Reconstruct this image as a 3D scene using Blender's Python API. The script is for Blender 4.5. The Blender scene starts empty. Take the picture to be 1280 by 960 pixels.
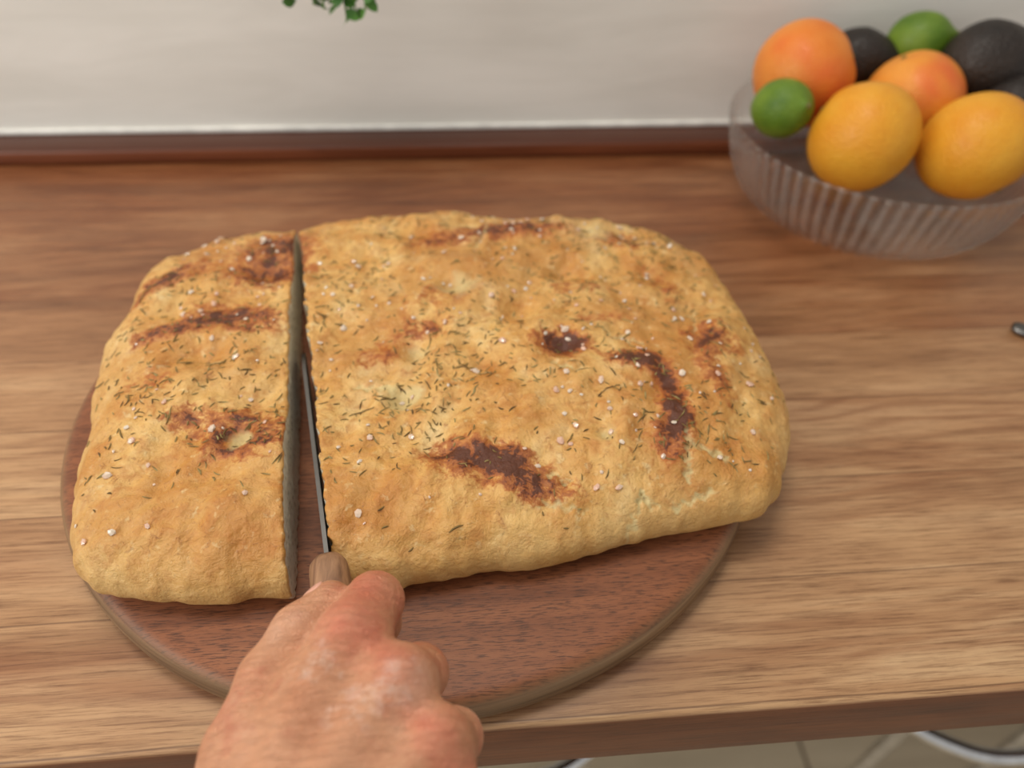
import bpy, bmesh, numpy as np, math, random
from mathutils import Vector, Matrix
random.seed(4); rng=np.random.RandomState(7)
S=bpy.context.scene
try:
    S.view_settings.view_transform='Standard'; S.view_settings.look='None'
except Exception as e: print(e)

# ---------------------------------------------------------------- helpers
def lin(c):
    c=c/255.0
    return c/12.92 if c<=0.04045 else ((c+0.055)/1.055)**2.4
def C(r,g,b): return (lin(r),lin(g),lin(b),1)
def add_obj(name,me,parent=None,mat=None,smooth=True):
    ob=bpy.data.objects.new(name,me); S.collection.objects.link(ob)
    if parent: ob.parent=parent
    if mat:
        for m in (mat if isinstance(mat,(list,tuple)) else [mat]): me.materials.append(m)
    if smooth and len(me.polygons):
        me.polygons.foreach_set('use_smooth',[True]*len(me.polygons))
    me.update()
    return ob
def mesh_np(name,V,Fc):
    me=bpy.data.meshes.new(name); me.from_pydata([tuple(v) for v in np.asarray(V).tolist()],[],[tuple(f) for f in (Fc.tolist() if hasattr(Fc,'tolist') else Fc)]); me.update(); return me
def empty(name,loc=(0,0,0)):
    e=bpy.data.objects.new(name,None); S.collection.objects.link(e); e.location=loc; e.empty_display_size=.02; return e
def attr(me,name,vals):
    a=me.attributes.new(name,'FLOAT','POINT'); a.data.foreach_set('value',np.asarray(vals,dtype=np.float32))

class M:
    """tiny node-material builder"""
    def __init__(s,name):
        s.m=bpy.data.materials.new(name); s.m.use_nodes=True; s.nt=s.m.node_tree; s.n=s.nt.nodes; s.l=s.nt.links
        s.b=s.n['Principled BSDF']; s.out=s.n['Material Output']
        s.tc=s.n.new('ShaderNodeTexCoord'); s.co=s.tc.outputs['Object']
    def new(s,t,**k):
        n=s.n.new(t)
        for a,b in k.items(): setattr(n,a,b)
        return n
    def put(s,sock,v):
        if isinstance(v,bpy.types.NodeSocket): s.l.new(v,sock)
        elif v is not None: sock.default_value=v
    def mapping(s,scale=(1,1,1),loc=(0,0,0),rot=(0,0,0),src=None):
        n=s.new('ShaderNodeMapping'); s.put(n.inputs['Vector'],src or s.co)
        n.inputs['Scale'].default_value=scale; n.inputs['Location'].default_value=loc; n.inputs['Rotation'].default_value=rot
        return n.outputs[0]
    def noise(s,scale,detail=4,rough=.55,dist=0,vec=None,col=False):
        n=s.new('ShaderNodeTexNoise'); s.put(n.inputs['Vector'],vec or s.co)
        n.inputs['Scale'].default_value=scale; n.inputs['Detail'].default_value=detail; n.inputs['Roughness'].default_value=rough; n.inputs['Distortion'].default_value=dist
        return n.outputs['Color' if col else 'Fac']
    def voro(s,scale,vec=None,feature='F1',out='Distance'):
        n=s.new('ShaderNodeTexVoronoi',feature=feature); s.put(n.inputs['Vector'],vec or s.co); n.inputs['Scale'].default_value=scale
        return n.outputs[out]
    def ramp(s,fac,stops,interp='LINEAR'):
        n=s.new('ShaderNodeValToRGB'); s.put(n.inputs[0],fac); cr=n.color_ramp; cr.interpolation=interp
        while len(cr.elements)<len(stops): cr.elements.new(.5)
        for e,(p,c) in zip(cr.elements,stops):
            e.position=p; e.color=c if isinstance(c,tuple) else (c,c,c,1)
        return n.outputs[0]
    def mix(s,f,a,b,blend='MIX'):
        n=s.new('ShaderNodeMix',data_type='RGBA',blend_type=blend)
        s.put(n.inputs[0],f); s.put(n.inputs[6],a); s.put(n.inputs[7],b); return n.outputs[2]
    def math(s,op,a,b=None,c=None,clamp=False):
        n=s.new('ShaderNodeMath',operation=op,use_clamp=clamp); s.put(n.inputs[0],a)
        if b is not None: s.put(n.inputs[1],b)
        if c is not None: s.put(n.inputs[2],c)
        return n.outputs[0]
    def attr(s,name):
        n=s.new('ShaderNodeAttribute'); n.attribute_name=name; return n.outputs['Fac']
    def sep(s,src=None):
        n=s.new('ShaderNodeSeparateXYZ'); s.put(n.inputs[0],src or s.co); return n.outputs
    def bump(s,h,strength=.5,dist=.001,prev=None):
        n=s.new('ShaderNodeBump'); n.inputs['Strength'].default_value=strength; n.inputs['Distance'].default_value=dist
        s.put(n.inputs['Height'],h)
        if prev is not None: s.l.new(prev,n.inputs['Normal'])
        return n.outputs[0]
    def set(s,**k):
        names={'col':'Base Color','rough':'Roughness','metal':'Metallic','normal':'Normal','spec':'Specular IOR Level','sss':'Subsurface Weight','trans':'Transmission Weight','ior':'IOR','coat':'Coat Weight','alpha':'Alpha'}
        for a,v in k.items(): s.put(s.b.inputs[names[a]],v)
        return s

# implicit surface mesher (surface nets)
def surfnet(f,origin,h):
    s=f<0; nx,ny,nz=f.shape
    cnt=np.zeros((nx-1,ny-1,nz-1),np.int8)
    for a in (0,1):
        for b in (0,1):
            for c in (0,1): cnt+=s[a:nx-1+a,b:ny-1+b,c:nz-1+c]
    I,J,K=np.nonzero((cnt>0)&(cnt<8))
    idx=-np.ones(cnt.shape,np.int64); idx[I,J,K]=np.arange(len(I))
    P=np.zeros((len(I),3)); N=np.zeros(len(I))
    cs=[(a,b,c) for a in (0,1) for b in (0,1) for c in (0,1)]
    for p in cs:
        for ax in range(3):
            if p[ax]: continue
            q=list(p); q[ax]=1
            fa=f[I+p[0],J+p[1],K+p[2]]; fb=f[I+q[0],J+q[1],K+q[2]]
            m=(fa<0)!=(fb<0); t=fa[m]/(fa[m]-fb[m])
            pos=np.tile(np.array(p,float),(m.sum(),1)); pos[:,ax]+=t
            P[m]+=pos; N[m]+=1
    P=P/N[:,None]+np.c_[I,J,K]; V=np.array(origin)+P*h
    Fs=[]
    for ax in range(3):
        a1,a2=(ax+1)%3,(ax+2)%3
        sl0=[slice(None)]*3; sl1=[slice(None)]*3; sl0[ax]=slice(0,-1); sl1[ax]=slice(1,None)
        for a in (a1,a2): sl0[a]=slice(1,-1); sl1[a]=slice(1,-1)
        A=s[tuple(sl0)]; B=s[tuple(sl1)]
        E=np.array(np.nonzero(A!=B)); inside=A[tuple(E)]
        E[a1]+=1; E[a2]+=1
        def cell(o1,o2):
            e=E.copy(); e[a1]+=o1; e[a2]+=o2; return idx[e[0],e[1],e[2]]
        q=np.c_[cell(-1,-1),cell(0,-1),cell(0,0),cell(-1,0)]
        q[~inside]=q[~inside][:,::-1]; Fs.append(q)
    return V,np.concatenate(Fs)

def smin(a,b,k):
    h=np.maximum(k-np.abs(a-b),0)/k
    return np.minimum(a,b)-h*h*k*.25

def catmull(pts,n=8):
    pts=np.array(pts,float); out=[]; N=len(pts)
    for i in range(N):
        p0,p1,p2,p3=pts[i-1],pts[i],pts[(i+1)%N],pts[(i+2)%N]
        for t in np.arange(n)/n:
            out.append(.5*((2*p1)+(-p0+p2)*t+(2*p0-5*p1+4*p2-p3)*t*t+(-p0+3*p1-3*p2+p3)*t**3))
    return np.array(out)
def poly_sdf(X,Y,P):
    d=np.full(X.shape,1e9); ins=np.zeros(X.shape,bool)
    for i in range(len(P)):
        a=P[i];b=P[(i+1)%len(P)];e=b-a
        t=np.clip(((X-a[0])*e[0]+(Y-a[1])*e[1])/(e@e),0,1)
        d=np.minimum(d,(X-a[0]-t*e[0])**2+(Y-a[1]-t*e[1])**2)
        c=((a[1]>Y)!=(b[1]>Y)); 
        if e[1]!=0: ins^=c&(X<(e[0]*(Y-a[1])/e[1]+a[0]))
    d=np.sqrt(d); return np.where(ins,-d,d)
def lathe(name,prof,seg=64,close=True,rfun=None):
    V=[];Fc=[]
    for j,(r,z) in enumerate(prof):
        for i in range(seg):
            a=2*math.pi*i/seg; rr=r if rfun is None else rfun(r,z,a,j)
            V.append((rr*math.cos(a),rr*math.sin(a),z))
    n=len(prof)
    for j in range(n-1):
        for i in range(seg):
            k=(i+1)%seg; Fc.append((j*seg+i,j*seg+k,(j+1)*seg+k,(j+1)*seg+i))
    if close:
        V.append((0,0,prof[0][1])); V.append((0,0,prof[-1][1])); b=len(V)-2
        for i in range(seg):
            k=(i+1)%seg; Fc.append((b,k,i)); Fc.append((b+1,(n-1)*seg+i,(n-1)*seg+k))
    return mesh_np(name,V,Fc)
def box(name,lo,hi,mat,parent=None,bev=0):
    x0,y0,z0=lo;x1,y1,z1=hi
    V=[(x0,y0,z0),(x1,y0,z0),(x1,y1,z0),(x0,y1,z0),(x0,y0,z1),(x1,y0,z1),(x1,y1,z1),(x0,y1,z1)]
    Fc=[(0,3,2,1),(4,5,6,7),(0,1,5,4),(1,2,6,5),(2,3,7,6),(3,0,4,7)]
    ob=add_obj(name,mesh_np(name,V,Fc),parent,mat,False)
    if bev:
        m=ob.modifiers.new('bevel','BEVEL'); m.width=bev; m.segments=3; m.limit_method='ANGLE'
        ob.data.polygons.foreach_set('use_smooth',[True]*6)
    return ob
def tube(name,pts,r,mat,parent=None,cyclic=False,seg=12):
    cu=bpy.data.curves.new(name,'CURVE'); cu.dimensions='3D'; cu.bevel_depth=r; cu.bevel_resolution=4; cu.resolution_u=12
    sp=cu.splines.new('BEZIER'); sp.bezier_points.add(len(pts)-1)
    for b,p in zip(sp.bezier_points,pts): b.co=p; b.handle_left_type=b.handle_right_type='AUTO'
    sp.use_cyclic_u=cyclic; cu.use_fill_caps=True; cu.materials.append(mat)
    ob=bpy.data.objects.new(name,cu); S.collection.objects.link(ob)
    if parent: ob.parent=parent
    return ob

# ---------------------------------------------------------------- camera
R=np.array([[0.99626, 0.039927, -0.076623],[-0.082385, 0.706219, -0.703184],[0.026037, 0.706867, 0.706867]])
cam=bpy.data.cameras.new('camera'); co=bpy.data.objects.new('camera',cam); S.collection.objects.link(co)
mw=Matrix([list(R[0])+[0],list(R[1])+[0],list(R[2])+[.385],[0,0,0,1]]); co.matrix_world=mw
cam.sensor_width=36; cam.lens=26.0; cam.clip_start=.01
cam.dof.use_dof=True; cam.dof.focus_distance=.375; cam.dof.aperture_fstop=4.0
S.camera=co

# ---------------------------------------------------------------- materials
def wood_counter():
    m=M('oiled_teak_worktop')
    x,y,z=m.sep()[:3]
    PW=.071
    wob=m.math('MULTIPLY',m.math('SUBTRACT',m.noise(2.2,2),.5),.010)
    yy=m.math('ADD',y,wob)
    pl=m.math('FLOOR',m.math('DIVIDE',yy,PW))
    wn=m.new('ShaderNodeTexWhiteNoise',noise_dimensions='1D'); m.put(wn.inputs['W'],pl)
    rnd=wn.outputs['Value']
    fr=m.math('FRACT',m.math('DIVIDE',yy,PW))
    cmb=m.new('ShaderNodeCombineXYZ'); m.put(cmb.inputs[0],m.math('ADD',x,m.math('MULTIPLY',rnd,7))); m.put(cmb.inputs[1],y); m.put(cmb.inputs[2],z)
    v=cmb.outputs[0]
    g1=m.noise(1,6,.6,.8,m.mapping((3.2,34,34),src=v))
    g2=m.noise(1,6,.75,.3,m.mapping((22,560,560),src=v))
    g3=m.noise(1,4,.55,.6,m.mapping((4,9,9),src=v))
    g4=m.noise(1,3,.6,0,m.mapping((40,1500,1500),src=v))
    g5=m.noise(1,5,.6,1.5,m.mapping((2.0,16,16),loc=(5,2,0),src=v))
    ph=m.math('ADD',m.math('MULTIPLY',y,420),m.math('MULTIPLY',m.noise(1,3,.5,0,m.mapping((2.0,8,8),src=v)),60))
    ringv=m.math('MULTIPLY_ADD',m.math('SINE',ph),.5,.5)
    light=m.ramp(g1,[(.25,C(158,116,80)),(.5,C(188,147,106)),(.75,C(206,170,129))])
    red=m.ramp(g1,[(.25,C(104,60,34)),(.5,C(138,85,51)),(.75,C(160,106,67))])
    back=m.ramp(m.math('ADD',m.math('ADD',y,m.math('MULTIPLY',m.math('SUBTRACT',rnd,.5),.22)),m.math('MULTIPLY',m.math('SUBTRACT',g3,.5),.5)),[(.2,0.0),(.42,.42),(.68,1.0)])  # boards darken and redden towards the back; part is light falloff put into colour
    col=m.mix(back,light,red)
    col=m.mix(m.math('MULTIPLY',m.ramp(ringv,[(.5,0.0),(.98,.5)]),m.ramp(g3,[(.4,0.0),(.65,1.0)])),col,m.mix(.75,col,C(152,106,72),'MULTIPLY'))
    col=m.mix(m.ramp(g5,[(.54,0.0),(.66,.6)]),col,m.mix(.8,col,C(184,138,106),'MULTIPLY'))
    col=m.mix(.8,col,m.ramp(g2,[(.32,C(158,138,122)),(.52,(1,1,1,1)),(.8,(1.1,1.08,1.06,1))]),'MULTIPLY')
    col=m.mix(m.ramp(g4,[(.3,.5),(.42,0.0)]),col,C(106,66,42))
    col=m.mix(m.ramp(g3,[(.52,0.0),(.75,.35)]),col,C(152,98,64))
    seam=m.ramp(m.math('MINIMUM',fr,m.math('SUBTRACT',1,fr)),[(0,.7),(.012,0.0)])
    col=m.mix(seam,col,C(86,54,34))
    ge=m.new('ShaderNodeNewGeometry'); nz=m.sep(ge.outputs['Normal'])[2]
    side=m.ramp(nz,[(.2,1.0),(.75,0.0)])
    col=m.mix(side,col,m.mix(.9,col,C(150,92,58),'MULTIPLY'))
    m.set(col=col,rough=m.ramp(g1,[(.3,.33),(.7,.48)]),spec=.45,normal=m.bump(g2,.3,.0005))
    return m.m
def wood_board():
    m=M('mahogany_board')
    g1=m.noise(1,5,.6,1.0,m.mapping((4,55,50)))
    pores=m.noise(1,4,.65,.1,m.mapping((120,1300,500)))
    col=m.ramp(g1,[(.3,C(112,64,38)),(.55,C(142,86,54)),(.75,C(162,103,66))])
    col=m.mix(m.ramp(pores,[(.38,.8),(.5,0.0)]),col,C(70,39,24))
    ge=m.new('ShaderNodeNewGeometry'); nz=m.sep(ge.outputs['Normal'])[2]
    col=m.mix(m.ramp(nz,[(.55,.95),(.98,0.0)]),col,m.ramp(m.noise(1,5,.6,.5,m.mapping((8,8,300))),[(.3,C(92,68,46)),(.7,C(154,122,88))]))
    m.set(col=col,rough=.48,spec=.4,normal=m.bump(pores,.3,.0005))
    return m.m
def bread_mat():
    m=M('baked_focaccia_crust')
    toast=m.attr('toast'); pale=m.attr('pale'); crumb=m.attr('crumb'); side=m.attr('side')
    n1=m.noise(26,7,.62,.6); n2=m.noise(105,7,.66,.4); n3=m.noise(520,4,.6); n4=m.noise(11,4,.55,.4); n5=m.noise(230,5,.7,.8); n6=m.noise(150,4,.6,.2,m.mapping(loc=(3,7,1)))
    base=m.ramp(n1,[(.28,C(190,124,52)),(.42,C(210,154,80)),(.55,C(223,177,105)),(.72,C(234,202,142))])
    base=m.mix(m.ramp(n4,[(.45,0.0),(.66,.75)]),base,m.mix(n2,C(170,98,34),C(204,144,66)))
    base=m.mix(m.ramp(n2,[(.50,0.0),(.66,.55)]),base,C(178,106,40))
    base=m.mix(m.ramp(n5,[(.57,0.0),(.69,.6)]),base,C(138,76,30))
    base=m.mix(m.ramp(n6,[(.60,0.0),(.70,.5)]),base,C(232,206,152))
    sidec=m.ramp(n1,[(.3,C(202,154,84)),(.55,C(222,180,114)),(.8,C(212,166,98))])
    sidec=m.mix(m.ramp(n2,[(.5,0.0),(.7,.35)]),sidec,C(188,130,66))
    base=m.mix(m.math('MULTIPLY',side,.85),base,sidec)
    nn=m.math('ADD',m.math('MULTIPLY',m.math('SUBTRACT',n2,.5),2.6),m.math('MULTIPLY',m.math('SUBTRACT',n1,.5),.8))
    nn=m.math('ADD',nn,m.math('MULTIPLY',m.math('SUBTRACT',n5,.5),1.8))
    t=m.math('ADD',m.math('MULTIPLY',toast,1.12),nn)
    t=m.math('MULTIPLY',t,m.ramp(toast,[(.06,0.0),(.35,1.0)]))
    base=m.mix(m.ramp(t,[(.15,0.0),(.55,.8)]),base,C(178,96,34))
    base=m.mix(m.ramp(t,[(.5,0.0),(.95,.9)]),base,C(134,64,24))
    base=m.mix(m.ramp(t,[(.95,0.0),(1.5,.88)]),base,C(82,40,20))
    p=m.math('ADD',pale,m.math('MULTIPLY',m.math('SUBTRACT',n2,.5),1.2))
    base=m.mix(m.ramp(p,[(.5,0.0),(.95,.75)]),base,C(216,198,142))
    cr=m.ramp(m.voro(260),[(.1,C(196,184,156)),(.5,C(238,228,204))])
    base=m.mix(crumb,base,cr)
    h=m.math('ADD',m.math('MULTIPLY',n2,1.0),m.math('MULTIPLY',n5,.5))
    nb=m.bump(h,.75,.0026)
    nb=m.bump(m.noise(48,4,.5),.7,.006,nb)
    m.set(col=base,rough=m.ramp(n2,[(.35,.26),(.65,.5)]),spec=.5,normal=nb,sss=.03)
    m.b.inputs['Subsurface Radius'].default_value=(.006,.003,.0015); m.b.inputs['Subsurface Scale'].default_value=1
    return m.m
def skin_mat():
    m=M('skin')
    red=m.attr('red'); pale_skin=m.attr('pale_skin'); n=m.noise(70,6,.65); f=m.voro(700,feature='DISTANCE_TO_EDGE'); n2=m.noise(26,4); n5=m.noise(160,5,.7)
    col=m.ramp(n2,[(.3,C(190,126,90)),(.55,C(210,152,116)),(.8,C(198,134,100))])
    col=m.mix(m.ramp(m.math('ADD',red,m.math('MULTIPLY',m.math('SUBTRACT',n,.5),1.1)),[(.25,0.0),(1.0,.75)]),col,C(208,100,80))
    col=m.mix(m.ramp(n,[(.54,0.0),(.72,.4)]),col,C(178,98,70))
    col=m.mix(m.ramp(n2,[(.56,0.0),(.68,.3)]),col,C(228,188,160))
    pale_n=m.math('ADD',pale_skin,m.math('ADD',m.math('MULTIPLY',m.math('SUBTRACT',n5,.5),2.2),m.math('MULTIPLY',m.math('SUBTRACT',n,.5),2.0)))
    col=m.mix(m.math('MULTIPLY',m.ramp(pale_n,[(.4,0.0),(1.1,.45)]),m.ramp(pale_skin,[(.05,0.0),(.3,1.0)])),col,C(238,214,198))
    nb=m.bump(m.ramp(f,[(0,0.0),(.12,1.0)]),.5,.0006); nb=m.bump(m.noise(1,5,.65,1.2,m.mapping((90,330,200),rot=(0,0,.5))),.8,.002,nb)
    m.set(col=col,rough=m.ramp(n,[(.3,.36),(.7,.52)]),spec=.5,sss=.08,normal=nb)
    m.b.inputs['Subsurface Radius'].default_value=(.010,.004,.002); m.b.inputs['Subsurface Scale'].default_value=.5
    return m.m
def simple(name,col,rough=.5,metal=0,**k):
    m=M(name); n=m.noise(k.pop('ns',40),3)
    c2=tuple(min(1,v*1.15) for v in col[:3])+(1,); c1=tuple(v*.85 for v in col[:3])+(1,)
    m.set(col=m.ramp(n,[(.3,c1),(.7,c2)]),rough=rough,metal=metal,**k); return m.m
def fruit_mat(name,a,b,c=None,pore=330,rough=.45,bs=.5):
    m=M(name); n=m.noise(18,5,.65); v=m.voro(pore)
    col=m.ramp(n,[(.3,a),(.68,b)])
    if c: col=m.mix(m.ramp(m.noise(16,2,.5,0,m.mapping(loc=(3,1,2))),[(.5,0.0),(.66,.75)]),col,c)
    m.set(col=col,rough=rough,spec=.4,normal=m.bump(m.ramp(v,[(0,0.0),(.5,1.0)]),bs,.001))
    return m.m
def glass_mat():
    m=M('ribbed_glass')
    gl=m.new('ShaderNodeBsdfGlass'); gl.inputs['Roughness'].default_value=.02; gl.inputs['IOR'].default_value=1.35; gl.inputs['Color'].default_value=(1,1,1,1)
    tr=m.new('ShaderNodeBsdfTransparent'); tr.inputs[0].default_value=(.995,.995,.99,1)
    gs=m.new('ShaderNodeBsdfGlossy'); gs.inputs['Roughness'].default_value=.06
    df=m.new('ShaderNodeBsdfDiffuse'); df.inputs[0].default_value=C(244,240,234)
    a=m.new('ShaderNodeMixShader'); a.inputs[0].default_value=.78; m.l.new(gl.outputs[0],a.inputs[1]); m.l.new(tr.outputs[0],a.inputs[2])
    ang=m.new('ShaderNodeMath',operation='ARCTAN2'); s3=m.sep(); m.l.new(s3[1],ang.inputs[0]); m.l.new(s3[0],ang.inputs[1])
    rb=m.math('MULTIPLY_ADD',m.math('SINE',m.math('MULTIPLY',ang.outputs[0],72)),.5,.5)
    zz=m.ramp(m.math('MULTIPLY',s3[2],10),[(.05,0.0),(.12,1.0)])
    b=m.new('ShaderNodeMixShader'); m.l.new(m.math('MULTIPLY',zz,m.ramp(rb,[(.3,.01),(1,.09)])),b.inputs[0]); m.l.new(a.outputs[0],b.inputs[1]); m.l.new(df.outputs[0],b.inputs[2])
    lw=m.new('ShaderNodeLayerWeight'); lw.inputs[0].default_value=.25
    c=m.new('ShaderNodeMixShader'); m.l.new(m.ramp(lw.outputs['Facing'],[(.4,.015),(1,.16)]),c.inputs[0]); m.l.new(b.outputs[0],c.inputs[1]); m.l.new(gs.outputs[0],c.inputs[2])
    m.l.new(c.outputs[0],m.out.inputs['Surface']); return m.m

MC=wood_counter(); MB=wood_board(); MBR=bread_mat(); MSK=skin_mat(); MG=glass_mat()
chrome=simple('polished_chrome',(.75,.75,.76,1),.12,1.0)

# ---------------------------------------------------------------- room
mw_=M('painted_wall'); g=mw_.noise(1,4,.6,.3,mw_.mapping((4,4,22))); 
mw_.set(col=mw_.ramp(g,[(.3,C(222,220,212)),(.7,C(238,236,229))]),rough=.6,normal=mw_.bump(g,.2,.003))
box('wall_back',(-1.9,.757,-.9),(2.0,.86,1.7),mw_.m)
fl=M('pale_floor'); br=fl.new('ShaderNodeTexBrick'); fl.put(br.inputs['Vector'],fl.co)
br.inputs['Scale'].default_value=1; br.inputs['Brick Width'].default_value=1.1; br.inputs['Row Height'].default_value=.16; br.inputs['Mortar Size'].default_value=.003
br.inputs['Color1'].default_value=C(220,204,176); br.inputs['Color2'].default_value=C(210,192,162); br.inputs['Mortar'].default_value=C(120,100,80)
fl.set(col=fl.mix(.35,br.outputs['Color'],fl.ramp(fl.noise(1,5,.6,.6,fl.mapping((3,30,3))),[(.3,C(190,180,168)),(.7,(1,1,1,1))]),'MULTIPLY'),rough=.45)
box('floor',(-1.9,-1.6,-1.0),(2.0,.757,-.9),fl.m)
box('trim_1',(-1.9,.754,.0165),(2.0,.757,.0215),simple('white_caulk',C(236,234,228),.7),bev=.001)

# ---------------------------------------------------------------- worktop
ct=empty('wooden_countertop')
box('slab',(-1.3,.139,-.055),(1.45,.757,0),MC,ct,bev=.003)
us=M('dark_teak_upstand'); gu=us.noise(1,5,.6,.8,us.mapping((4,90,90))); gz_=us.sep(us.new('ShaderNodeNewGeometry').outputs['Normal'])[2]
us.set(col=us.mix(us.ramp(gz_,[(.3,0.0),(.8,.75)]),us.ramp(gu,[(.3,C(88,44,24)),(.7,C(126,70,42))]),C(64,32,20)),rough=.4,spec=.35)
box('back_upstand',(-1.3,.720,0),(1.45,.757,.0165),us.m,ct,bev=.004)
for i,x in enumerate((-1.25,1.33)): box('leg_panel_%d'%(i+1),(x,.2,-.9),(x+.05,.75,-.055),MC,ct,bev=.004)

# ---------------------------------------------------------------- round cutting board
prof=[(.18,.0008),(.226,.0008),(.2315,.0025),(.234,.006),(.2345,.012),(.2335,.0165),(.231,.0200),(.2275,.0218),(.2235,.0224),(.20,.0224),(.1,.0224),(.01,.0224)]
bm=lathe('round_cutting_board',prof,160)
for v in bm.vertices: v.co.y*=.913; v.co.x*=.965
bd=add_obj('round_cutting_board',bm,None,MB); bd.location=(-.025,.3545,0)

# ---------------------------------------------------------------- focaccia
outl=[(-119,515),(-71,531),(0,535),(59,531),(143,516),(184,488),(207,447),(212,376),(215,326),(209,293),(190,252),(167,234),(133,228),(100,222),(53,212),(9,207),(-33,203),(-69,200),(-86,199),(-136,201),(-186,210),(-205,229),(-213,250),(-218,286),(-222,319),(-231,353),(-231,389),(-229,434),(-221,470),(-197,497),(-163,512)]
OP=catmull([(a/1000,b/1000) for a,b in outl],6)
h=.0015
xs=np.arange(-.245,.232,h); ys=np.arange(.185,.55,h); zs=np.arange(.016,.096,h)
X2,Y2=np.meshgrid(xs,ys,indexing='ij')
D=poly_sdf(X2,Y2,OP)
def wav(x,y,freq,n,seed):
    r=np.random.RandomState(seed); o=0
    for i in range(n):
        a=r.uniform(0,6.28); k=freq*r.uniform(.6,1.5); o=o+np.sin(k*(x*math.cos(a)+y*math.sin(a))+r.uniform(0,6.28))
    return o/math.sqrt(n)
D=D+.0016*wav(X2,Y2,120,8,3)+.0006*wav(X2,Y2,380,8,33)
def G(x,y,cx,cy,sx,sy=None,rot=0):
    sy=sy or sx; c,s=math.cos(rot),math.sin(rot); u=(x-cx)*c+(y-cy)*s; v=-(x-cx)*s+(y-cy)*c
    return np.exp(-.5*((u/sx)**2+(v/sy)**2))
def ridge(x,y,a,b,w):
    a=np.array(a);b=np.array(b);e=b-a; t=np.clip(((x-a[0])*e[0]+(y-a[1])*e[1])/(e@e),0,1)
    d2=(x-a[0]-t*e[0]+.0014*np.sin(y*900+x*500)+.0008*np.sin(y*2100))**2+(y-a[1]-t*e[1]+.0014*np.sin(x*800))**2
    return np.exp(-.5*d2/w**2)
dimples=[(-.031,.308,.0085,.011),(-.024,.349,.0085,.010),(-.121,.283,.007,.009),(.084,.272,.005,.006),(.003,.405,.010,.007),(.110,.479,.008,.005),(.068,.344,.012,.006),(-.130,.444,.014,.007),(.127,.309,.012,.005),(.03,.45,.012,.006),(-.15,.35,.012,.006),(.12,.40,.013,.007),(-.05,.43,.012,.007),(-.185,.40,.013,.005),(.045,.385,.010,.007),(.08,.43,.011,.007),(-.01,.27,.012,.004),(.02,.33,.01,.005),(-.16,.27,.010,.004),(.165,.38,.01,.004),(-.03,.48,.012,.005)]
cracks=[((.045,.232),(.068,.228)),((.092,.222),(.100,.236)),((.100,.236),(.108,.232)),((.118,.232),(.140,.238)),((.127,.245),(.131,.27)),((.160,.36),(.168,.39)),((.02,.46),(.03,.49)),((.06,.244),(.05,.25)),((-.04,.317),(-.06,.322)),((.06,.325),(.075,.318)),((.10,.35),(.12,.345)),((.135,.262),(.15,.256))]
def Htop(x,y):
    H=.0662+.0028*wav(x,y,55,9,11)+.0017*wav(x,y,150,10,5)+.0007*wav(x,y,420,14,8)+.0002*wav(x,y,900,14,9)
    H=H+.009*G(x,y,.055,.320,.055,.040)+.004*G(x,y,.02,.43,.07,.05)+.003*G(x,y,-.15,.33,.04,.07)-.005*G(x,y,.17,.46,.05)
    for cx,cy,s,dp in dimples: H=H-dp*G(x,y,cx,cy,s*.75)+dp*.3*G(x,y,cx,cy,s*1.9)
    for a,b in cracks: H=H-.004*ridge(x,y,a,b,.0014)+.0012*ridge(x,y,a,b,.004)
    return H
zmid=.036
H2=Htop(X2,Y2)
WW=.054
def surf_z(Dv,Hv,w=WW): 
    q=np.clip(1+Dv/w,0,1); return zmid+(Hv-zmid)*np.sqrt(np.maximum(1-q**2.3,0))
Ztop=surf_z(D,H2)
def line_x(y,p,q): return p[0]+(q[0]-p[0])*(y-p[1])/(q[1]-p[1])
jit=.0006*wav(X2*0,Y2,700,6,2)+.0005*wav(X2*0,Y2,1500,6,12)
gl=(X2-line_x(Y2,(-.117,.487),(-.0880,.200)))+jit*.6
gr=(line_x(Y2,(-.1140,.498),(-.067,.217))-X2)+jit*1.3
Zg=zs[None,None,:]; D3=D[:,:,None]; H3=H2[:,:,None]
qt=np.clip(1+D3/WW,0,None); qb=np.clip(1+D3/.016,0,None)
vt=(Zg-zmid)/(H3-zmid); vb=(zmid-Zg)/(zmid-.0228)
f=np.where(Zg>zmid,(qt**2.3+vt**2-1),(qb**2+np.abs(vb)**2.6-1))*.016
toast_spots=[(-.121,.283,.018,.013,0,1.1),(.068,.344,.012,.008,0,1.4),(.127,.313,.007,.013,.3,1.0),(.128,.284,.007,.011,0,1.1),(.110,.327,.012,.006,0,1.0),(.002,.260,.015,.009,-.1,1.1),(.030,.252,.012,.009,-.3,1.1),(-.130,.440,.022,.015,.2,.95),(-.128,.475,.022,.011,0,.9),(-.201,.431,.022,.009,.7,1.0),(-.139,.385,.022,.010,-.3,1.0),(-.180,.375,.018,.007,.3,.95),(.048,.482,.026,.009,0,1.0),(.169,.351,.012,.014,.5,.8),(-.01,.47,.02,.01,0,.6),(.13,.47,.02,.01,0,.55),(.05,.24,.012,.006,0,.6),(.12,.265,.010,.010,0,.7),(.0,.40,.03,.012,.3,.4),(-.02,.365,.02,.008,.2,.45),(.09,.41,.02,.01,.2,.45),(.16,.31,.008,.025,.2,.45),(-.18,.33,.016,.01,0,.4),(-.05,.345,.012,.008,.2,.45),(.10,.37,.02,.006,.2,.45),(.15,.42,.01,.02,.3,.45),(-.155,.30,.008,.006,0,.7)]
pale_spots=[(-.031,.308,.010,1.2),(-.024,.349,.009,.9),(-.121,.281,.006,1.5),(.084,.272,.006,.9),(.003,.405,.013,.8),(.110,.479,.016,.8),(.03,.42,.02,.4),(-.07,.40,.02,.35),(.16,.25,.015,.4)]
bread=empty('focaccia_bread')
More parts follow.
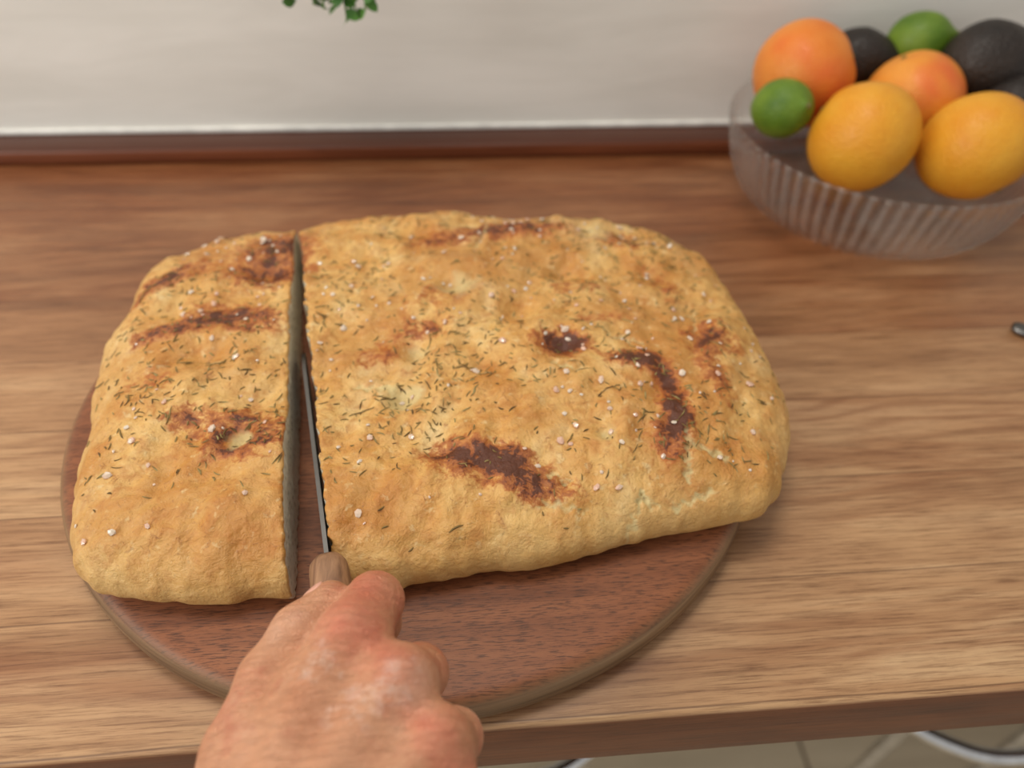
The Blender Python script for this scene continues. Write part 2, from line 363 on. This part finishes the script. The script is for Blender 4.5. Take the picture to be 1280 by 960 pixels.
def piece(name,g):
    ff=np.maximum(f,g[:,:,None])
    V,Fc=surfnet(ff.astype(np.float32),(xs[0],ys[0],zs[0]),h)
    me=mesh_np(name,V,Fc)
    x,y,z=V.T
    i=np.clip(((x-xs[0])/h).astype(int),0,len(xs)-2); j=np.clip(((y-ys[0])/h).astype(int),0,len(ys)-2)
    gv=g[i,j]; dv=-D[i,j]
    t=sum(a*G(x,y,cx,cy,sx,sy,r) for cx,cy,sx,sy,r,a in toast_spots)
    for cx,cy in ((-.121,.283),): t=t*(1-.9*G(x,y,cx,cy,.005))
    p=sum(a*G(x,y,cx,cy,s) for cx,cy,s,a in pale_spots)+sum(.9*ridge(x,y,a,b,.0022) for a,b in cracks)
    cr=((gv>-.0022)&(z<Ztop[i,j]-.0028)).astype(float)
    sd=np.clip((.026-dv)/.02,0,1)*np.clip((.062-z)/.02,0,1)
    t=t*np.clip((z-.045)/.01,0,1)
    attr(me,'toast',t); attr(me,'pale',p); attr(me,'crumb',cr); attr(me,'side',sd)
    return add_obj(name,me,bread,MBR)
piece('left_piece',gl); piece('right_piece',gr)

def samp(x,y):
    u=(x-xs[0])/h; v=(y-ys[0])/h; i=int(u);j=int(v)
    if i<1 or j<1 or i>len(xs)-3 or j>len(ys)-3: return None
    fu=u-i;fv=v-j
    z=(Ztop[i,j]*(1-fu)+Ztop[i+1,j]*fu)*(1-fv)+(Ztop[i,j+1]*(1-fu)+Ztop[i+1,j+1]*fu)*fv
    if D[i,j]>-.007 or (gl[i,j]>-.002 and gr[i,j]>-.002): return None
    nx=-(Ztop[i+2,j]-Ztop[i-1,j])/(3*h); ny=-(Ztop[i,j+2]-Ztop[i,j-1])/(3*h)
    n=Vector((nx,ny,1)).normalized(); return Vector((x,y,z)),n
# rosemary needles
V=[];Fc=[]; cnt=0
clus=[(random.uniform(-.2,.19),random.uniform(.26,.50)) for _ in range(50)]
while cnt<1650:
    if random.random()<.5:
        c=random.choice(clus); x=random.gauss(c[0],.014); y=random.gauss(c[1],.012)
    else: x=random.uniform(-.225,.21); y=random.uniform(.21,.53)
    if y<.25 and random.random()<.7: continue
    s=samp(x,y)
    if not s: continue
    p,n=s; a=random.uniform(0,6.28); t=Vector((math.cos(a),math.sin(a),0)); t=(t-n*t.dot(n)).normalized(); b=n.cross(t)
    L=random.uniform(.002,.0055) if random.random()<.85 else random.uniform(.0055,.009); w=random.uniform(.0003,.00055); bend=random.uniform(-.15,.15)*L
    base=len(V); p=p+n*.0003; tilt=random.uniform(-.08,.12)
    for k,(u,ww) in enumerate([(-1,.35),(-.4,1),(.4,1),(1,.25)]):
        c=p+t*(u*L*.5)+b*(bend*(1-u*u))+n*(abs(u)*tilt*L*.3)
        V+= [tuple(c+b*w*ww),tuple(c+n*w*ww*.8),tuple(c-b*w*ww),tuple(c-n*w*.5)]
    for k in range(3):
        for q in range(4):
            r=(q+1)%4; Fc.append((base+k*4+q,base+k*4+r,base+k*4+4+r,base+k*4+4+q))
    Fc.append((base,base+3,base+2,base+1)); Fc.append((base+12,base+13,base+14,base+15)); cnt+=1
rm=M('dried_rosemary'); 
rm.set(col=rm.ramp(rm.noise(130,2),[(.32,C(84,60,28)),(.5,C(126,102,52)),(.68,C(158,142,90))]),rough=.75)
add_obj('rosemary_leaves',mesh_np('rosemary',V,Fc),bread,rm.m,False)
# coarse salt : irregular grains
ico=bmesh.new(); bmesh.ops.create_icosphere(ico,subdivisions=1,radius=1); IV=[v.co.copy() for v in ico.verts]; IF=[[v.index for v in fc.verts] for fc in ico.faces]; ico.free()
V=[];Fc=[];cnt=0
cl2=[(random.uniform(-.19,.18),random.uniform(.25,.5)) for _ in range(34)]
while cnt<270:
    if random.random()<.5:
        c=random.choice(cl2); x=random.gauss(c[0],.016); y=random.gauss(c[1],.016)
    else: x=random.uniform(-.225,.2); y=random.uniform(.22,.52)
    s=samp(x,y)
    if not s: continue
    p,n=s; r=random.choice([random.uniform(.0010,.0018),random.uniform(.0018,.0032)]); base=len(V)
    a=random.uniform(0,6.28); Q=n.to_track_quat('Z','Y').to_matrix()@Matrix.Rotation(a,3,'Z')@Matrix.Rotation(random.uniform(-.4,.4),3,'X')
    sc=(random.uniform(.7,1.1),random.uniform(.55,.95),random.uniform(.3,.5))
    for q in IV:
        v=Q@Vector((q.x*sc[0],q.y*sc[1],q.z*sc[2])); V.append(tuple(p+n*r*.3+v*r*random.uniform(.75,1.1)))
    for q in IF: Fc.append(tuple(base+k for k in q))
    cnt+=1
sm=M('coarse_salt'); sm.set(col=sm.ramp(sm.noise(60,1),[(.35,C(250,238,220)),(.5,C(246,222,198)),(.65,C(244,200,174))]),rough=.12,trans=.3,spec=.8)
add_obj('salt_crystals',mesh_np('salt',V,Fc),bread,sm.m,False)

# ---------------------------------------------------------------- knife
kn=empty('bread_knife')
A=Vector((-.0995,.372,0)); B=Vector((-.0665,.202,0)); dr=(B-A).normalized(); sd=Vector((-dr.y,dr.x,0))
N=60; V=[];Fc=[]
L=(B-A).length
for i in range(N+1):
    u=i/N; p=A+dr*(u*L)
    top=.060-.012*max(0,1-u/.18)**2; bot=.0245+.012*max(0,1-u/.10)**2+.0011*abs(math.sin(u*math.pi*26))
    w=.0011
    for (o,z) in ((w,top),(w*.95,(top*.5+bot*.5)),(.0001,bot),(-w*.95,(top*.5+bot*.5)),(-w,top)): V.append(tuple(p+sd*o+Vector((0,0,z))))
for i in range(N):
    for k in range(5):
        r=(k+1)%5; Fc.append((i*5+k,i*5+r,i*5+5+r,i*5+5+k))
Fc.append((0,1,2,3,4)); Fc.append(tuple(N*5+k for k in (4,3,2,1,0)))
steel=simple('brushed_steel',C(112,110,108),.38,1.0)
add_obj('blade',mesh_np('blade',V,Fc),kn,steel,False)
hw=M('walnut_handle'); hw.set(col=hw.ramp(hw.noise(1,5,.6,.5,hw.mapping((260,22,260),rot=(0,0,-.2))),[(.3,C(108,74,52)),(.7,C(170,128,94))]),rough=.5)
V=[];Fc=[];n2=24;N=30;L2=.128
for i in range(N+1):
    u=i/N; c=B+dr*(u*L2-.006)+Vector((0,0,.052+.010*u))
    e=min(1,math.sqrt(max(0,1-(1-min(u/.06,1))**2))*.25+.75) ; e2=math.sqrt(max(.03,1-max(0,(u-.93)/.07)**2))
    bul=1+.10*math.sin(u*math.pi*2.2)
    for k in range(n2):
        a=2*math.pi*k/n2; ca,sa=math.cos(a),math.sin(a)
        sx=math.copysign(abs(ca)**.75,ca); sz=math.copysign(abs(sa)**.75,sa)
        V.append(tuple(c+sd*(sx*.0098*e*e2)+Vector((0,0,sz*.0135*e*e2*bul))))
for i in range(N):
    for k in range(n2):
        r=(k+1)%n2; Fc.append((i*n2+k,i*n2+n2+k,i*n2+n2+r,i*n2+r))
Fc.append(tuple(range(n2))); Fc.append(tuple(N*n2+k for k in reversed(range(n2))))
add_obj('handle',mesh_np('handle',V,Fc),kn,hw.m)

# ---------------------------------------------------------------- hand
hh=.0011
gx=np.arange(-.155,.035,hh); gy=np.arange(-.20,.208,hh); gz=np.arange(.0,.125,hh)
shape=(len(gx),len(gy),len(gz))
def field(): return np.full(shape,.04,np.float32)
def cone(Fd,a,b,ra,rb,k,flat=None):
    a=np.array(a);b=np.array(b);mg=max(ra,rb)+.022
    lo=np.minimum(a,b)-mg; hi=np.maximum(a,b)+mg
    i0,i1=np.searchsorted(gx,[lo[0],hi[0]]);j0,j1=np.searchsorted(gy,[lo[1],hi[1]]);k0,k1=np.searchsorted(gz,[lo[2],hi[2]])
    x=gx[i0:i1,None,None]-a[0];y=gy[None,j0:j1,None]-a[1];z=gz[None,None,k0:k1]-a[2];e=b-a;L=max(e@e,1e-12)
    t=np.clip((x*e[0]+y*e[1]+z*e[2])/L,0,1)
    d=np.sqrt((x-t*e[0])**2+(y-t*e[1])**2+(z-t*e[2])**2)-(ra+(rb-ra)*t)
    sl=(slice(i0,i1),slice(j0,j1),slice(k0,k1)); Fd[sl]=smin(Fd[sl],d.astype(np.float32),k)
palm=field()
Wr=(-.090,.040,.074); Wu=(-.056,.022,.070)
mcp=[(-.048,.148,.0865),(-.028,.127,.0885),(-.013,.104,.083),(-.005,.082,.074)]
wr=[(-.088,.050,.078),(-.078,.044,.079),(-.068,.038,.077),(-.058,.032,.073)]
for q in range(4): cone(palm,wr[q],mcp[q],.018,(.0150,.0145,.0135,.0125)[q],.014)
cone(palm,(-.066,.128,.078),(-.072,.09,.072),.015,.020,.014)     # first web
cone(palm,(-.03,.06,.062),(-.012,.082,.06),.018,.013,.012)       # ulnar side of the palm
cone(palm,Wr,Wu,.023,.021,.015)
cone(palm,Wr,(-.105,-.12,.066),.023,.029,.02); cone(palm,Wu,(-.066,-.13,.062),.021,.028,.02)
cone(palm,(-.105,-.12,.066),(-.112,-.22,.062),.029,.033,.02); cone(palm,(-.066,-.13,.062),(-.072,-.22,.058),.028,.033,.02)
cone(palm,(-.094,.062,.068),(-.089,.112,.070),.019,.0165,.014)   # thumb metacarpal
fing=field()
chains=[
 [mcp[0],(-.0400,.170,.0790),(-.041,.173,.053),(-.057,.169,.041)],
 [mcp[1],(-.0205,.139,.071),(-.028,.145,.045),(-.047,.143,.035)],
 [mcp[2],(-.0060,.114,.065),(-.016,.120,.041),(-.036,.119,.034)],
 [mcp[3],(.0025,.091,.057),(-.008,.097,.038),(-.026,.097,.034)]]
rads=[(.0142,.0126,.0102,.0084),(.0134,.0120,.0100,.0083),(.0126,.0110,.0094,.0078),(.0114,.0096,.0082,.0070)]
for ch,rd in zip(chains,rads):
    one=field()
    for q in range(3):
        a,b=np.array(ch[q]),np.array(ch[q+1]); m_=(a+b)/2; rm_=(rd[q]+rd[q+1])/2*.94
        cone(one,a,m_,rd[q],rm_,.004); cone(one,m_,b,rm_,rd[q+1],.004)
    fing=smin(fing,one,.0022)
thumb=field()
tc=[(-.089,.112,.070),(-.083,.140,.0735),(-.073,.160,.074),(-.0605,.174,.074)]
tr=[.0165,.0130,.0120,.0096]
for q in range(3): cone(thumb,tc[q],tc[q+1],tr[q],tr[q+1],.004)
hand=smin(palm,fing,.009); hand=smin(hand,thumb,.005)
# extensor tendons and knuckle caps
for q in range(4):
    a=np.array(wr[q])+(0,.012,.0150); b=np.array(mcp[q])+(0,0,.0110)
    cone(hand,a,b,.0028,.0040,.008)
    c=np.array(mcp[q])+(.001,.002,.0048); cone(hand,c,c+.0003,.0112,.0112,.004)
# skin folds across the knuckles
XX=gx[:,None,None];YY=gy[None,:,None];ZZ=gz[None,None,:]
for q in range(4):
    for jn,amp in ((0,.00040),(1,.00060)):
        a=np.array(chains[q][jn]); d=np.array(chains[q][jn+1])-a if jn else a-np.array(wr[q]); d=d/np.linalg.norm(d)
        i0,i1=np.searchsorted(gx,[a[0]-.022,a[0]+.022]);j0,j1=np.searchsorted(gy,[a[1]-.022,a[1]+.022]);k0,k1=np.searchsorted(gz,[a[2]-.022,a[2]+.022])
        x=XX[i0:i1]-a[0];y=YY[:,j0:j1]-a[1];z=ZZ[:,:,k0:k1]-a[2]
        pr=x*d[0]+y*d[1]+z*d[2]; wgt=np.exp(-(x*x+y*y+z*z)/(2*.009**2))
        hand[i0:i1,j0:j1,k0:k1]+=(amp*wgt*np.sin(pr*1900+1.2*np.sin(x*500))).astype(np.float32)
V,Fc=surfnet(hand,(gx[0],gy[0],gz[0]),hh)
me=mesh_np('hand',V,Fc)
red=np.zeros(len(V)); pale_w=np.zeros(len(V))
for ch in chains:
    for q,a in ((0,.8),(1,.85),(2,.4)):
        c=np.array(ch[q])+(0,0,.01 if q==0 else 0); red+=a*np.exp(-.5*((V-c)**2).sum(1)/.010**2)
red+=.35*np.exp(-.5*((V-np.array((-.046,.16,.09)))**2).sum(1)/.014**2)+.35*np.exp(-.5*((V-np.array((-.09,.12,.08)))**2).sum(1)/.02**2)
for c,s_,a in (((-.058,.134,.100),.008,.7),((-.034,.118,.104),.007,.65),((-.022,.124,.10),.006,.5),((-.046,.112,.103),.007,.4)):  # whitish patches on the back of the hand, behind the knuckles
    pale_w+=a*np.exp(-.5*((V-np.array(c))**2).sum(1)/s_**2)
attr(me,'red',red); attr(me,'pale_skin',pale_w)
per=empty('hand')
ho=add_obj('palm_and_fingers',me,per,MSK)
sm_=ho.modifiers.new('s','SMOOTH'); sm_.factor=.5; sm_.iterations=1
nail=simple('fingernail',C(222,166,146),.25,0)
def ellipsoid(name,c,ax,ay,az,r,mat,parent):
    me=lathe(name,[(math.sin(t)*1,-math.cos(t)) for t in np.linspace(.05,math.pi-.05,14)],24)
    ob=add_obj(name,me,parent,mat)
    ax=Vector(ax).normalized(); az=Vector(az); az=(az-ax*az.dot(ax)).normalized(); ay=az.cross(ax)
    m3=Matrix((ax*r[0],ay*r[1],az*r[2])).transposed(); ob.matrix_world=Matrix.Translation(c)@m3.to_4x4(); return ob
ellipsoid('thumb_nail',Vector((-.0690,.178,.0775)),(.67,.74,0),None,(-.6,.55,.6),(.0062,.0052,.0012),nail,per)
for i,ch in enumerate(chains):
    a=Vector(ch[2]);b=Vector(ch[3]); d=(b-a).normalized(); o=Vector((0,.15,-1))
    ellipsoid('nail_%d'%(i+1),b+o.normalized()*(rads[i][3]*.86)+d*.001,d,None,o,(.0055,.0045,.0013),nail,per)
kn_=M('knit_sleeve'); kn_.set(col=kn_.ramp(kn_.noise(200,2),[(.3,C(52,58,68)),(.7,C(76,82,94))]),rough=.9,normal=kn_.bump(kn_.noise(1,2,.5,0,kn_.mapping((300,60,300))),.6,.001))
V=[];Fc=[];ns=40
for j,(y,e) in enumerate([(-.075,.0),(-.072,.004),(-.078,.006),(-.10,.005),(-.13,.007),(-.17,.008),(-.21,.011),(-.25,.013)]):
    cx=-.088+(y+.07)*.08; cz=.066+(y+.07)*.03
    for i in range(ns):
        a=2*math.pi*i/ns; V.append((cx+(.047+e+(-.07-y)*.02)*math.cos(a),y,cz+(.031+e+(-.07-y)*.03)*math.sin(a)))
    if j:
        for i in range(ns):
            k=(i+1)%ns; Fc.append(((j-1)*ns+i,(j-1)*ns+k,j*ns+k,j*ns+i))
Fc.append(tuple(range(7*ns,8*ns)))
add_obj('sleeve',mesh_np('sleeve',V,Fc),per,kn_.m)

# ---------------------------------------------------------------- glass bowl
seg=576
po=[(.03,.002),(.06,.001),(.082,.001),(.095,.005),(.108,.012),(.118,.021),(.126,.033),(.132,.048),(.136,.064),(.139,.078),(.1405,.083)]
pi_=[(.1395,.0845),(.1375,.084),(.1355,.078),(.1325,.064),(.1285,.048),(.1225,.034),(.1145,.0235),(.104,.015),(.09,.008),(.06,.0055),(.03,.005)]
def rf(r,z,a,j):
    return r+(.0014*math.sin(72*a) if 2<=j<=9 else 0)
bw=add_obj('ribbed_glass_bowl',lathe('ribbed_glass_bowl',po+pi_,seg,True,rf),None,MG); bw.location=(.402,.613,0)

# ---------------------------------------------------------------- fruit
MO=fruit_mat('orange_peel',C(220,116,36),C(230,146,62),C(222,100,46)); MGf=fruit_mat('grapefruit_peel',C(226,140,46),C(234,160,66),C(218,82,46)); MY=fruit_mat('golden_orange_peel',C(218,140,28),C(230,168,52))
ML=fruit_mat('lime_peel',C(60,98,18),C(120,146,42),pore=450); MA=fruit_mat('avocado_skin',C(28,23,21),C(52,42,36),pore=260,rough=.5,bs=1.0)
stem=simple('dry_stem',C(110,104,52),.8)
def fruit(name,loc,r,mat,kind,rot=(0,0,0)):
    pr=[]
    for t in np.linspace(.04,math.pi-.04,40):
        rr=math.sin(t); z=-math.cos(t)
        if kind=='orange':
            z*=.95; z-=.06*math.exp(-((t-math.pi)/.22)**2); rr*=1
        elif kind=='lime':
            z*=1.12; z+=.14*math.exp(-((t-math.pi)/.22)**2)-.08*math.exp(-(t/.2)**2)
        elif kind=='avocado':
            z*=1.28; rr*=(1-.22*max(0,z)) if z>0 else 1
        pr.append((rr*r,z*r))
    me=lathe(name,pr,64)
    for v in me.vertices:
        q=1+.012*math.sin(v.co.x/r*3+1)*math.sin(v.co.y/r*4+v.co.z/r*3); v.co=v.co*q
    ob=add_obj(name,me,None,mat); ob.location=loc; ob.rotation_euler=rot
    if kind!='avocado':
        st=add_obj('stem_button',lathe('stem',[(.0005,-.002),(.0022,-.001),(.0025,.0005),(.0012,.0016),(.0004,.0018)],12),ob,stem)
        st.location=(0,0,pr[-1][1]+ (.0005))
    return ob
fruit('orange',(.337,.671,.107),.0475,MO,'orange',(.5,1.0,.3))
fruit('orange.001',(.361,.578,.090),.0465,MY,'orange',(-1.2,.3,1))
fruit('orange.002',(.457,.562,.088),.0465,MY,'orange',(2.4,-.6,0))
fruit('grapefruit',(.433,.639,.096),.0435,MGf,'orange',(-.5,-.2,.6))
fruit('orange.003',(.400,.655,.047),.034,MO,'orange',(2,.3,.6))
fruit('lime',(.297,.611,.102),.0250,ML,'lime',(1.1,.1,.3))
fruit('lime.001',(.458,.702,.125),.0265,ML,'lime',(1.2,0,1.1))
fruit('avocado',(.409,.706,.106),.0295,MA,'avocado',(1.5,0,1.2))
fruit('avocado.001',(.506,.657,.123),.037,MA,'avocado',(1.45,.1,1.75))
fruit('avocado.002',(.515,.609,.103),.025,MA,'avocado',(1.3,0,.6))

# ---------------------------------------------------------------- table knife on the right
V=[];Fc=[]; st=[(0,.0035,.0015),(.003,.0075,.003),(.012,.009,.0035),(.05,.0075,.003),(.085,.005,.0025),(.10,.006,.0015),(.115,.009,.001),(.18,.0095,.001),(.20,.006,.0008),(.208,.001,.0006)]
for j,(u,w,t) in enumerate(st):
    for k in range(12):
        a=2*math.pi*k/12; V.append((u,w*math.cos(a),.0036+t*math.sin(a)))
    if j:
        for k in range(12):
            r=(k+1)%12; Fc.append(((j-1)*12+k,(j-1)*12+r,j*12+r,j*12+k))
Fc.append(tuple(range(12))[::-1]); Fc.append(tuple(len(V)-12+k for k in range(12)))
tk=add_obj('table_knife',mesh_np('table_knife',V,Fc),None,steel); tk.location=(.4535,.424,0); tk.rotation_euler=(0,0,-.7)
sb=tk.modifiers.new('sub','SUBSURF'); sb.levels=2; sb.render_levels=2

# ---------------------------------------------------------------- trailing plant
pl=empty('hanging_plant')
lm=M('plant_leaf'); lm.set(col=lm.ramp(lm.noise(30,3),[(.3,C(40,86,26)),(.7,C(92,146,50))]),rough=.45)
potm=simple('terracotta_pot',C(186,120,86),.8)
pot=add_obj('pot',lathe('pot',[(.03,.40),(.045,.40),(.058,.46),(.065,.50),(.068,.50),(.068,.52),(.06,.52),(.055,.505),(.02,.505)],48),pl,potm); pot.location=(-.085,.665,0)
tube('bracket',[(-.085,.757,.40),(-.085,.70,.392),(-.085,.63,.392)],.005,chrome,pl)
V=[];Fc=[]
def leaf(c,d,w,L):
    d=d.normalized(); sdv=d.cross(Vector((random.uniform(-.3,.3),random.uniform(-1,-.3),random.uniform(.2,.8)))).normalized(); up=sdv.cross(d); base=len(V)
    pts=[(0,0),(.2,.6),(.5,1),(.8,.7),(1,0)]
    for u,ww in pts:
        for sx in (-1,0,1): V.append(tuple(c+d*(u*L)+sdv*(sx*ww*w)+up*(abs(sx)*ww*w*.25-u*u*L*.15)))
    for k in range(4):
        for q in range(2): Fc.append((base+k*3+q,base+k*3+q+1,base+k*3+q+4,base+k*3+q+3))
tips=[(-.111,.186),(-.106,.190),(-.097,.184),(-.090,.181),(-.080,.182),(-.073,.172),(-.066,.176),(-.058,.180),(-.050,.188),(-.085,.19)]
for i,(ex,ez) in enumerate(tips):
    x0=-.085+random.uniform(-.05,.05)
    pts=[Vector((x0,.66,.515)),Vector((x0*.5+ex*.5,.60,.50)),Vector(((x0+ex)/2,.598,.38)),Vector((ex+random.uniform(-.006,.006),.615,.27)),Vector((ex,.622,ez))]
    tube('stem_%d'%(i+1),pts,.0008,lm.m,pl)
    for k in range(34):
        t=k/33*3.0+1; q=int(min(t,3.999)); fr=t-q; p=pts[min(q,4)].lerp(pts[min(q+1,4)],fr)
        a=random.uniform(0,6.28); leaf(p,Vector((math.cos(a),math.sin(a)*.7,random.uniform(-.7,.3))),random.uniform(.0035,.0055),random.uniform(.009,.013))
add_obj('leaves',mesh_np('leaves',V,Fc),pl,lm.m)

# ---------------------------------------------------------------- bar stools under the counter
leather=simple('seat_leather',C(60,50,44),.5)
def stool(name,cx,cy,r):
    e=empty(name)
    ring=[(cx+r*math.cos(a),cy+r*math.sin(a),-.45) for a in np.linspace(0,2*math.pi,13)[:-1]]
    tube('foot_ring',ring,.009,chrome,e,True)
    for i in range(4):
        a=i*math.pi/2+math.pi/4; px,py=cx+(r-.012)*math.cos(a),cy+(r-.012)*math.sin(a)
        tube('leg_%d'%(i+1),[(px,py,-.90),(px,py,-.5),(px,py,-.235)],.009,chrome,e)
    s=add_obj('seat',lathe('seat',[(.02,-.245),(.14,-.245),(.160,-.235),(.162,-.22),(.155,-.20),(.12,-.195),(.02,-.20)],64),e,leather); s.location=(cx,cy,0)
stool('bar_stool',.590,.374,.142)
stool('bar_stool.001',.050,.378,.130)

# ---------------------------------------------------------------- lights
W=bpy.data.worlds.new('world'); S.world=W; W.use_nodes=True
bg=W.node_tree.nodes['Background']; bg.inputs[0].default_value=(1,.975,.93,1); bg.inputs[1].default_value=.46
def area(name,loc,target,size,power,col,sy=None):
    l=bpy.data.lights.new(name,'AREA'); l.energy=power; l.size=size; l.color=col
    if sy: l.shape='RECTANGLE'; l.size_y=sy
    o=bpy.data.objects.new(name,l); S.collection.objects.link(o); o.location=loc
    o.rotation_euler=(Vector(target)-Vector(loc)).to_track_quat('-Z','Y').to_euler()
area('ceiling_lamp',(-.15,.45,1.5),(0,.4,0),.45,9.0,(1,.95,.86))
area('window_light',(-1.5,-.3,.9),(0,.5,.1),1.1,17.5,(1,.98,.94),.9)
